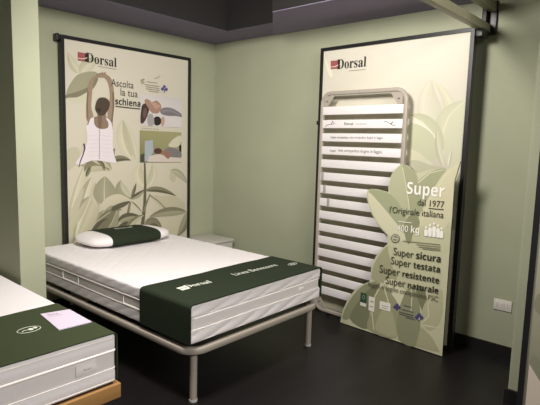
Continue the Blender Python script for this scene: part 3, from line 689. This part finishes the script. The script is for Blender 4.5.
obj('sleeve', [pillow(-.235, .235, .004, 24, 36, False)], 'green', tP, label='dark green sleeve')
v, f, w_ = text2d('Dorsal', 's'); k_ = .17/w_
obj('embroidered_lettering', [([(p[0]*k_-.06, .02+p[1]*k_*1.1, PH/2*.98+PH/2+.0048) for p in v], f)], 'thread', tP, False)

# ------------------------------------------------------------------ the bed at the left edge
X2, Y2, ZB2, ZT2, L2, W2 = -2.463, -2.0901, .3288, .5688, 1.95, 1.6
tB2 = thing('platform_bed', 'orange wooden bed platform at the left edge under the thick white mattress', 'bed base', (X2, Y2, 0))
obj('wooden_rail', [rbox(-W2-.016, .016, -.015, .012, .250, .322, .004), rbox(-W2-.016, -W2+.012, .012, L2, .250, .322, .004), rbox(-.012, .016, .012, L2, .250, .322, .004), rbox(-W2, 0, L2-.02, L2, .25, .322, .004)], 'wood', tB2)
obj('deck', [box(-W2+.012, -.012, .012, L2-.02, .30, .327)], 'legd', tB2, False)
for x, y in ((-.10, .10), (-W2+.1, .10), (-.10, L2-.15), (-W2+.1, L2-.15)): obj('leg', [rbox(x-.03, x+.03, y-.03, y+.03, 0, .302, .004)], 'legd', tB2)
tM2 = thing('mattress', 'thick white mattress with piping at the left edge of the photo, on orange wood', 'mattress', (X2, Y2, 0))
d2 = ZT2-ZB2; za, zb_ = ZB2+.30*d2, ZB2+.66*d2
sm = lambda p, n_: .0
obj('bottom_panel', [rbox(-W2, 0, 0, L2, ZB2, za, .016, .05)], 'white', tM2)
obj('side_band', [rbox(-W2+.003, -.003, .003, L2-.003, za-.014, zb_+.014, .012, .05)], 'mesh', tM2, label='plain grey white side band')
obj('top_panel', [rbox(-W2, 0, 0, L2, zb_, ZT2, .016, .05)], 'white', tM2)
for z, rr_ in ((za, .003), (zb_, .006), (ZT2-.018, .0025), (ZB2+.014, .0025)): obj('piping', [tube([(x, y, z) for x, y in rrect(-W2, 0, 0, L2, .02, 6)], rr_*.8, rr_, 8, True)], 'cord', tM2)
lb = obj('sewn_label', [rbox(-.20, -.105, -.0015, .006, za+.016, zb_-.016, .001)], 'mesh', tM2)
v, f, w_ = text2d('Dorsal', 's'); k_ = .035/w_
obj('printed_lettering', [([(-.165+p[0]*k_, -.002, za+.036+p[1]*k_) for p in v], f)], 'grey', lb, False)
tR2 = runner('bed_runner', -W2, 0, -.004, .58, ZT2, .40, .345, .016, 'green2', 'olive green cloth with a round emblem across the thick mattress at the left edge', loc=(X2, Y2, 0), wob=.006, thick=.004)
z_ = ZT2+.0062
pe = at_z(29, 329.6, z_); pe = Vector((pe.x-X2, pe.y-Y2))
em = [tube([(pe.x+.052*math.cos(a_), pe.y+.036*math.sin(a_), z_+.0003) for a_ in [2*math.pi*k_/28 for k_ in range(28)]], .0014, .001, 6, True)]
em.append(tube([(pe.x-.036, pe.y-.008, z_+.0003), (pe.x-.02, pe.y+.004, z_+.0003), (pe.x+.005, pe.y-.006, z_+.0003)], .002, .001, 6))
em += [prism([(pe.x+.008+.011*math.cos(a_), pe.y-.002+.014*math.sin(a_)) for a_ in [2*math.pi*k_/12 for k_ in range(12)]], z_-.001, z_+.0014), prism([(pe.x+.030+.009*math.cos(a_), pe.y+.004+.012*math.sin(a_)) for a_ in [2*math.pi*k_/12 for k_ in range(12)]], z_-.001, z_+.0014)]
obj('embroidered_emblem', em, 'thread', tR2)
# leaflet
c4 = [at_z(*p, z_) for p in ((40.3, 314.7), (58.9, 330.6), (91.7, 322.5), (69.4, 310))]
ctr = sum(c4, Vector())/4; tL = thing('leaflet', 'small lilac white leaflet lying on the olive green cloth', 'leaflet', (ctr.x, ctr.y, z_))
obj('paper_sheet', [prism([(p.x-ctr.x, p.y-ctr.y) for p in c4], .0003, .0045)], 'paper', tL, False)
A_, B_, C_, D_ = [Vector((p.x-ctr.x, p.y-ctr.y)) for p in c4]   # A left-back, B front-left, C front-right, D back-right
ex_ = (D_-A_).normalized(); ey_ = (A_-B_).normalized(); g = []
for k_, (s_, o_, h_) in enumerate((('Dorsal', .045, .05), ('la tua schiena', .068, .06))):
    v, f, w_ = text2d(s_, 's' if k_ == 0 else ''); q = h_/w_; st = A_+ex_*.022-ey_*o_
    g.append(([(*(st+ex_*p[0]*q+ey_*p[1]*q*1.2), .005) for p in v], f))
obj('printed_lettering', g, 'dark', tL, False)

# ------------------------------------------------------------------ small things
tN = thing('nightstand', 'low pale grey nightstand in the corner beyond the white quilted mattress', 'nightstand', (-.222, -.215, 0))
obj('body', [rbox(-.15, .15, -.185, .19, .05, .43, .004)], 'night', tN)
obj('top', [rbox(-.158, .158, -.20, .195, .43, .455, .004)], 'night', tN)
dr = [obj('drawer', [rbox(-.14, .14, -.197, -.184, z0, z0+.17, .003)], 'night', tN) for z0 in (.065, .245)]
for d_, z0 in zip(dr, (.065, .245)): obj('knob', [rbox(-.012, .012, -.214, -.196, z0+.075, z0+.099, .004)], 'grey', d_)
obj('plinth', [rbox(-.135, .135, -.16, .18, 0, .052, .003)], 'legd', tN)

tO = thing('wall_socket', 'white wall socket plate low on the green wall beside the wall end', 'socket', (0, -3.093, .373))
obj('cover_plate', [rbox(-.009, 0, -.061, .061, -.039, .039, .004)], 'plastic', tO)
for dy in (-.036, 0, .036):
    ml = obj('socket_module', [rbox(-.0115, -.008, dy-.0155, dy+.0155, -.023, .023, .002)], 'plastic', tO)
    obj('socket_hole', [tube([(-.0122, dy, zz), (-.010, dy, zz)], .0026, .0026, 8, False, (0, 0, 1)) for zz in (-.011, 0, .011)], 'dark', ml)
tW = thing('wall_bracket', 'pair of olive square tubes sticking out from the right wall above the cream panel', 'bracket', (0, -2.85, 2.3))
obj('arm', [rbox(-1.6, -.02, -.014, .036, -.026, .030, .005)], 'arm', tW)
obj('arm', [rbox(-1.6, -.02, -.046, .008, .112, .168, .005)], 'arm', tW)
obj('wall_plate', [rbox(-.024, 0, -.05, .05, -.04, .185, .003)], 'black', tW)
obj('mounting_block', [rbox(-.08, -.02, .0, .03, .03, .112, .003)], 'legd', tW)
